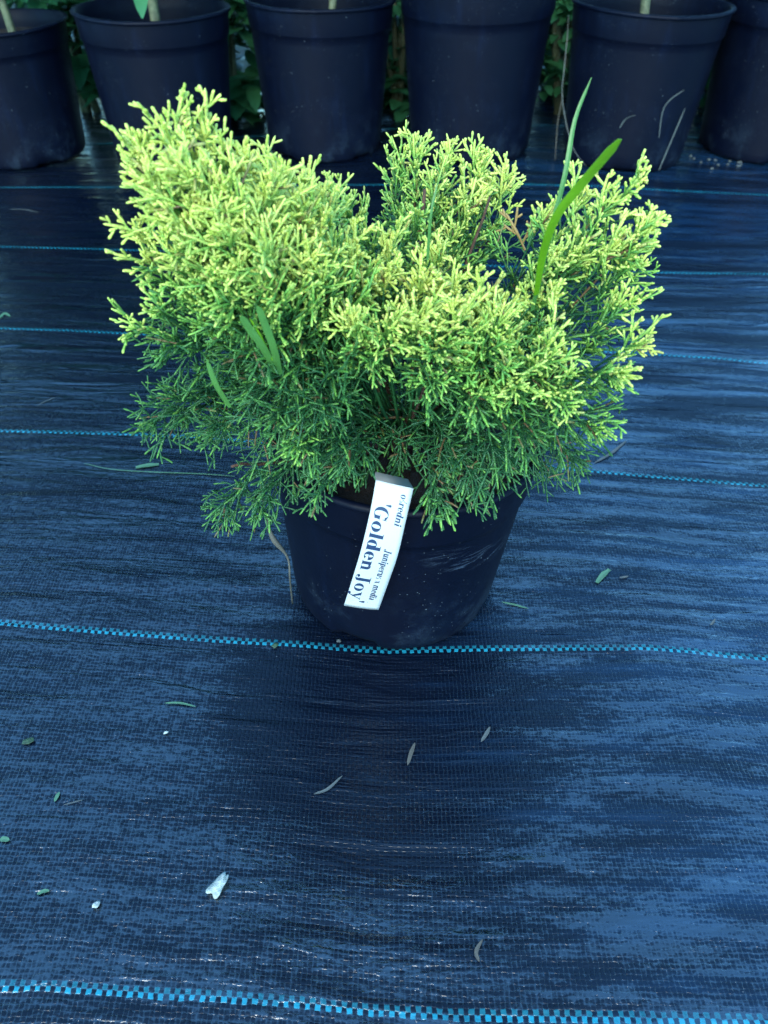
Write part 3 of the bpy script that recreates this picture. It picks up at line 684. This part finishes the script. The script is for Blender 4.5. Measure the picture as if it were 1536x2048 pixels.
def back_pot(i, px, py, Rt, lab):
    g = on_z(px, py); Rb = Rt*.80; cy = g.y + Rb; gx = (px-W0/2)/F*((cy)*cp + CH*sp)
    # height from the rim's front pixel row
    r = ray(px, rimtop[i]); k = (cy-Rt)/r[1]; Hh = CH + r[2]*k
    root = empty('nursery_pot', (gx, cy, 0.001))
    tag(root, lab, 'plant pot', 'big dark pots in a row behind the juniper')
    ps = pot_parts(root, Rt, Rb, Hh, M_bpot, Hh-[.035,.10,.06,.05,.06,.05][i], band=.17, lip=.004, seed=i+10)
    for o in ps: o.rotation_euler = (0, R([-1.5, .5, .8, -.6, 1.2, 1.0][i]), 0)
    sz = Hh-[.035,.10,.06,.05,.06,.05][i]
    sx = [.035, .0, .02, 0, .0, .03][i]; lean = [-.12, -.02, .05, 0, -.08, .05][i]
    top = 0.80 + rr.uniform(-.05, .15)
    pts = [Vector((gx+sx+lean*t*top+.006*math.sin(7*t), cy+.02*math.sin(4*t), sz-.03+(top-sz)*t)) for t in [k/14 for k in range(15)]]
    rb = [.0085,.011,.008,.007,.010,.008][i]
    m = MB(); m.tube(pts, [rb*(1-.6*k/14)*(1+.12*(k % 3 == 0)) for k in range(15)], 10); m.build('stem', M_stem, root)
    m = MB()
    for k in range([320,320,260,230,130,110][i]):  # crown above the view, leaf count raised to shade the pots below
        t = rr.uniform(.30, 1.05); q = pts[min(14, int(t*14))]; an = rr.uniform(0, 6.28); el = rr.uniform(-.3, .8); rad = rr.uniform(.01, .20)*min(1, .3+t)
        D = Vector((math.cos(an)*math.cos(el), math.sin(an)*math.cos(el), math.sin(el)))
        leaf_poly(m, q + D*rad, D + Vector((0,0,-.3)), (0,0,1), rr.uniform(.05, .09), rr.uniform(.02, .035))
    for k in range(9):
        t = .45+.06*k; q = pts[min(14, int(t*14))]; an = k*2.4; D = Vector((math.cos(an), math.sin(an), .5))
        m.tube([q, q+D*.08, q+D*.15], [.002, .0015, .0008], 5)
    m.build('foliage', M_leafA, root)
    # a few roots or chips on the soil
    return root, gx, cy, Hh, Rt
BP = [back_pot(i, *r_) for i, r_ in enumerate(ROW)]

# ---------------------------------------------------------------- low plants and hedge behind the pots
def shrub(x, y, z0, rx, rz, n, L, mat, name, lab, cat, group, seed, low=False):
    r_ = random.Random(seed); root = empty(name, (x, y, z0)); tag(root, lab, cat, group)
    m = MB()
    for k in range(5):
        an = r_.uniform(0, 6.28); rd = r_.uniform(.1, .6)*rx
        m.tube([(x+r_.uniform(-.02,.02), y, z0-.02), (x+math.cos(an)*rd*.5, y+math.sin(an)*rd*.5, z0+rz*.5), (x+math.cos(an)*rd, y+math.sin(an)*rd, z0+rz*.95)], [.010, .007, .003], 6)
    m.build('stems', M_stem, root); m = MB()
    cl = [(r_.gauss(0, .5)*rx, r_.gauss(0, .4)*rx*.7, r_.uniform(.05, 1)*rz) for _ in range(max(6, n//30))]
    for k in range(n):
        c = r_.choice(cl); p = Vector((x+c[0]+r_.gauss(0, .16)*rx, y+c[1]+r_.gauss(0, .16)*rx, max(.01, z0+c[2]+r_.gauss(0, .09)*rz)))
        an = r_.uniform(0, 6.28); D = Vector((math.cos(an), math.sin(an)-.4, r_.uniform(-.5, .7)))
        leaf_poly(m, p, D, (r_.uniform(-.3,.3), r_.uniform(-.3,.3), 1), L*r_.uniform(.6, 1.3), L*r_.uniform(.35, .6))
    m.build('foliage', mat, root)
for i, (x, y, rx, rz, n, L, mt, lab) in enumerate([
    (-.74, 2.13, .14, .30, 230, .085, M_leafA, 'leafy green plant behind the gap between the two leftmost pots'),
    (-.37, 2.10, .12, .30, 170, .10, M_leafA, 'broad leaved plant in the gap left of the smeared pot'),
    (.03, 2.14, .12, .32, 130, .06, M_leafA, 'small leaved plant in the gap right of the smeared pot'),
    (.43, 2.12, .12, .30, 200, .05, M_leafA, 'low plant seen in the gap left of the pot with straw'),
    (.86, 2.16, .14, .30, 120, .07, M_leafA, 'green plant behind the pot with straw')]):
    shrub(x, y, 0.0, rx, rz, n, L, mt, 'leafy_plant', lab, 'plant', 'leafy plants behind the big pots', 30+i)
for i in range(9):
    x = -2.6 + i*.62; hgt = 1.5 if i < 4 else (.9 if i < 6 else .5)
    shrub(x, 2.48+.10*(i % 2), -.03, .42, hgt, 1500, .10, M_leafB, 'hedge_shrub', ['leftmost', 'second', 'third', 'fourth', 'fifth', 'sixth', 'seventh', 'eighth', 'rightmost'][i] + ' dark hedge shrub from the left beyond the row of pots', 'shrub', 'dark hedge shrubs beyond the pots', 60+i)

# ---------------------------------------------------------------- grass blades in the juniper
def blade(name, pts, wid, mat, lab, cat, group=None, side=(1,0.1,0), fold=.25, parent=None):
    P = spline(pts, 20); n = len(P)
    ws = []
    for k in range(n):
        t = k/(n-1); ws.append(max(.0002, np.interp(t, [0,.15,.6,.9,1], [wid[0], wid[1], wid[2], wid[3], wid[4]])))
    m = MB(); m.ribbon(P, ws, side, fold); o = m.build(name, mat, parent, smooth=False); return tag(o, lab, cat, group)
blade('grass_blade', [on_y(1065,620,.45), on_y(1095,490,.445), on_y(1130,350,.45), on_y(1150,240,.46), on_y(1183,155,.47)], [.0025,.003,.0028,.0016,.0003], M_grass2, 'long thin grass blade rising above the right side of the juniper, pointed tip', None, parent=jun)
blade('grass_blade', [on_y(1072,590,.44), on_y(1088,500,.425), on_y(1115,430,.415), on_y(1160,372,.41), on_y(1203,322,.405), on_y(1240,278,.40)], [.003,.0045,.0062,.0064,.0025], M_grass, 'broad bright green grass blade with a cut tip beside the thin blade', None, side=(.8,-.1,.6), fold=.06, parent=jun)
blade('grass_blade', [on_y(552,745,.385), on_y(525,695,.375), on_y(500,660,.372), on_y(482,632,.37)], [.003,.004,.0045,.004,.0015], M_grass2, 'left blade of the short pair in the lower left foliage', None, parent=jun)
blade('grass_blade', [on_y(560,748,.385), on_y(545,690,.375), on_y(528,645,.372), on_y(515,612,.37)], [.003,.004,.0042,.0035,.0012], M_grass2, 'right blade of the short pair in the lower left foliage', None, parent=jun)
blade('grass_blade', [on_y(545,720,.38), on_y(520,670,.374), on_y(500,637,.372)], [.001,.0012,.0012,.001,.0004], M_grass, 'very thin yellow green blade between the short pair', None, parent=jun)
blade('grass_blade', [on_y(460,815,.385), on_y(432,770,.38), on_y(414,722,.38)], [.002,.003,.0032,.0025,.0008], M_grass2, 'short bent blade low on the left of the juniper', None, parent=jun)
blade('grass_blade', [on_y(855,520,.44), on_y(862,430,.44), on_y(875,365,.445)], [.0015,.0018,.0015,.001,.0003], M_grass2, 'hair thin grass blade in the middle of the juniper', None, parent=jun)

# dry weed left of the pot
mb = MB(); pts = spline([on_y(522,975,.435), on_y(530,1025,.425), on_y(545,1075,.42), on_y(575,1115,.42), on_y(580,1160,.425), on_z(585,1207,.004)], 30)
mb.tube(pts, [.0008+.0015*math.exp(-((k-13)/3.0)**2) for k in range(31)], 8)
tag(mb.build('dry_weed', M_dry), 'withered grey brown weed stalk hanging at the left side of the pot', 'dry stalk')

# ---------------------------------------------------------------- litter on the fabric
def lay(px, py): 
    p = on_z(px, py); p.z = gz(p.x, p.y)+.0015; return p
def clip(pts, w_, mat, lab, cat='grass clipping', name='grass_clipping', group='plant scraps lying on the fabric', taper=True):
    P = [lay(*p) for p in pts]
    if len(P) == 2: P = [P[0], (P[0]+P[1])/2+Vector((0,0,.001)), P[1]]
    d = P[-1]-P[0]; side = Vector((-d.y, d.x, 0))
    return blade(name, P, [w_*(.12 if taper else .6), w_*.8, w_*1.05, w_*.6, w_*(.1 if taper else .7)], mat, lab, cat, group, side, .15)
clip([(1193,1168),(1205,1153),(1218,1142)], .0055, M_clip, 'blunt pale green leaf piece right of the pot', taper=False)
clip([(1003,1206),(1030,1212),(1056,1219)], .0018, M_clip, 'thin green clipping lying close to the right side of the pot')
clip([(1188,928),(1222,908),(1253,882)], .0035, M_straw, 'grey twisted grass leaf right of the juniper above the blue line')
clip([(272,937),(295,933),(318,931)], .0062, M_clip, 'small pale green flat leaf piece left of the juniper', taper=False)
clip([(168,928),(220,940),(300,946),(400,950),(470,955)], .0010, M_clip, 'long hair thin green strand beside the pale leaf piece')
clip([(628,1590),(655,1580),(685,1553)], .0022, M_straw, 'small pale curved grass stalk with a tan tip in front of the pot')
clip([(815,1532),(822,1508),(830,1487)], .0032, M_dry, 'dim brown leaf scrap right of the curved stalk in front of the pot')
clip([(962,1485),(972,1470),(980,1455)], .0030, M_straw, 'faint grey scrap farthest right in the dark area before the pot')
clip([(330,1408),(360,1408),(392,1415)], .0018, M_clip, 'thin pale green straw left of the dark area before the pot')
clip([(110,1605),(115,1595),(120,1586)], .0028, M_clip, 'tiny pale green clipping near the left edge below the blue line')
clip([(128,1612),(150,1606),(165,1602)], .0009, M_straw, 'hair thin straw next to the tiny clipping near the left edge')
clip([(75,812),(92,803),(110,796)], .0012, M_straw, 'thin pale straw on the left above the third blue line')
clip([(20,420),(50,421),(78,427)], .0020, M_straw, 'thin straw at the far left just below the farthest blue line')
clip([(0,640),(10,630),(22,636)], .0050, M_clip, 'pale crumpled leaf bit at the left edge of the fabric')
clip([(20,1682),(8,1680),(2,1684)], .0040, M_clip, 'greenish fleck at the left edge in the foreground')
clip([(75,1790),(88,1784),(100,1783)], .0025, M_clip, 'thin pale green curl in the left foreground')
clip([(958,1925),(952,1905),(965,1880)], .0025, M_dry, 'dull bent leaf scrap above the nearest blue line')
clip([(1238,1158),(1248,1157),(1256,1155)], .0022, M_straw, 'tiny whitish scrap right of the blunt leaf piece')
clip([(1420,1252),(1424,1248),(1430,1240)], .0020, M_straw, 'tiny grey scrap near the right edge above the blue line')
def pebble(p, sx, sy, sz, rot, mat, name, lab, cat, group=None, seed=0, lump=.25, taper=0):
    r_ = random.Random(seed); vs = []; fs = []; A_, B_ = 16, 30; ph = [r_.uniform(0, 6.28) for _ in range(6)]
    for i in range(A_+1):
        th = math.pi*i/A_
        for k in range(B_):
            f = 2*math.pi*k/B_; x, y, z = math.sin(th)*math.cos(f), math.sin(th)*math.sin(f), math.cos(th)
            q = 1 + lump*(math.sin(3*x+ph[0])*math.sin(2.5*y+ph[1]) + .6*math.sin(5*y+ph[2]+3*z) + .4*math.sin(6*x+ph[3]))*.5
            wq = 1 - taper*x
            X, Y_, Z = x*sx*q, y*sy*q*wq, z*sz*q*wq
            vs.append((p[0]+X*math.cos(rot)-Y_*math.sin(rot), p[1]+X*math.sin(rot)+Y_*math.cos(rot), p[2]+sz*.7+Z))
    for i in range(A_):
        for k in range(B_): fs.append((i*B_+k, (i+1)*B_+k, (i+1)*B_+(k+1) % B_, i*B_+(k+1) % B_))
    m = MB(); m.add(vs, fs); return tag(m.build(name, mat), lab, cat, group)
pebble(lay(439,1772), .0098, .0046, .0030, R(60), M_stone, 'stone_chip', 'whitish lumpy chip lying alone in the left foreground', 'chip', seed=5, lump=.4, taper=.3)
pebble(lay(194,1812), .0028, .0020, .0012, R(40), M_stone, 'stone_chip', 'tiny pale crumb left of the large whitish chip', 'chip', seed=3)
pebble(lay(333,1468), .0022, .0011, .0009, R(30), M_stone, 'stone_chip', 'tiny cream seed below the pale green straw', 'chip', seed=4)
pebble(lay(551,1293), .0036, .0026, .0010, R(50), M_crumb, 'leaf_crumb', 'dark green leaf crumb just under the blue line left of the pot', 'leaf crumb', seed=5)
pebble(lay(58,1485), .0048, .0030, .0006, R(20), M_crumb, 'leaf_crumb', 'dim green leaf crumb near the left edge in the foreground', 'leaf crumb', seed=6)
pebble(lay(678,1285), .0022, .0018, .0012, R(0), M_grit, 'stone_chip', 'greyish crumb on the blue line at the pot base', 'chip', seed=7)
pr = random.Random(9)
for k in range(16):
    px, py = 1380+pr.gauss(60, 40), 305+pr.gauss(15, 10)
    p = on_z(px, py, 0.004); p.z = gz(p.x, p.y)+.001
    pebble(p, pr.uniform(.002,.0045), pr.uniform(.002,.0035), .002, pr.uniform(0,3), M_grit, 'grit_grain', 'pale grit grain among others at the foot of the right end pot', 'grit', 'pale grit grains at the foot of the right end pot', seed=20+k)
# straw on pot with dry strands
root, gx, cy, Hh, Rt = BP[4]
def onpot(px, py, off=.003):
    # ray hit with the pot's cone
    r = ray(px, py); best = None
    k = 1.2
    while k < 3.2:
        q = np.array([0,0,CH]) + r*k; rad = .80*Rt + (.955*Rt-.80*Rt)*max(0, min(1, q[2]/Hh)) + .003 + off
        if math.hypot(q[0]-gx, q[1]-cy) < rad: best = q; break
        k += .002
    if best is None: best = np.array(on_y(px, py, cy-.02))
    if best[2] < .003: best = np.array(on_z(px, py, .004))
    return Vector(best)
for pts, w_, mt, lab in [
    ([(1137,30),(1134,80),(1128,140),(1124,190),(1133,250),(1148,300),(1172,332)], .0018, M_straw, 'longest pale dry strand hanging from rim to foot of the straw pot'),
    ([(1126,190),(1116,240),(1112,290),(1110,322)], .0016, M_dry, 'short brown strand beside the longest strand on the left of the straw pot'),
    ([(1240,255),(1252,238),(1272,230)], .0026, M_straw, 'tiny curled dry leaf in the middle of the straw pot'),
    ([(1318,275),(1325,225),(1340,200),(1368,180)], .0018, M_straw, 'kinked dry strand high on the right side of the straw pot'),
    ([(1318,340),(1335,300),(1352,260),(1370,217)], .0026, M_straw, 'straight dry strand low on the right edge of the straw pot')]:
    blade('dry_strand', [onpot(*p) for p in pts], [w_*.6, w_, w_, w_*.7, w_*.3], mt, lab, 'dry strand', 'dry grass strands stuck to the straw pot', side=(1, .2, 0))
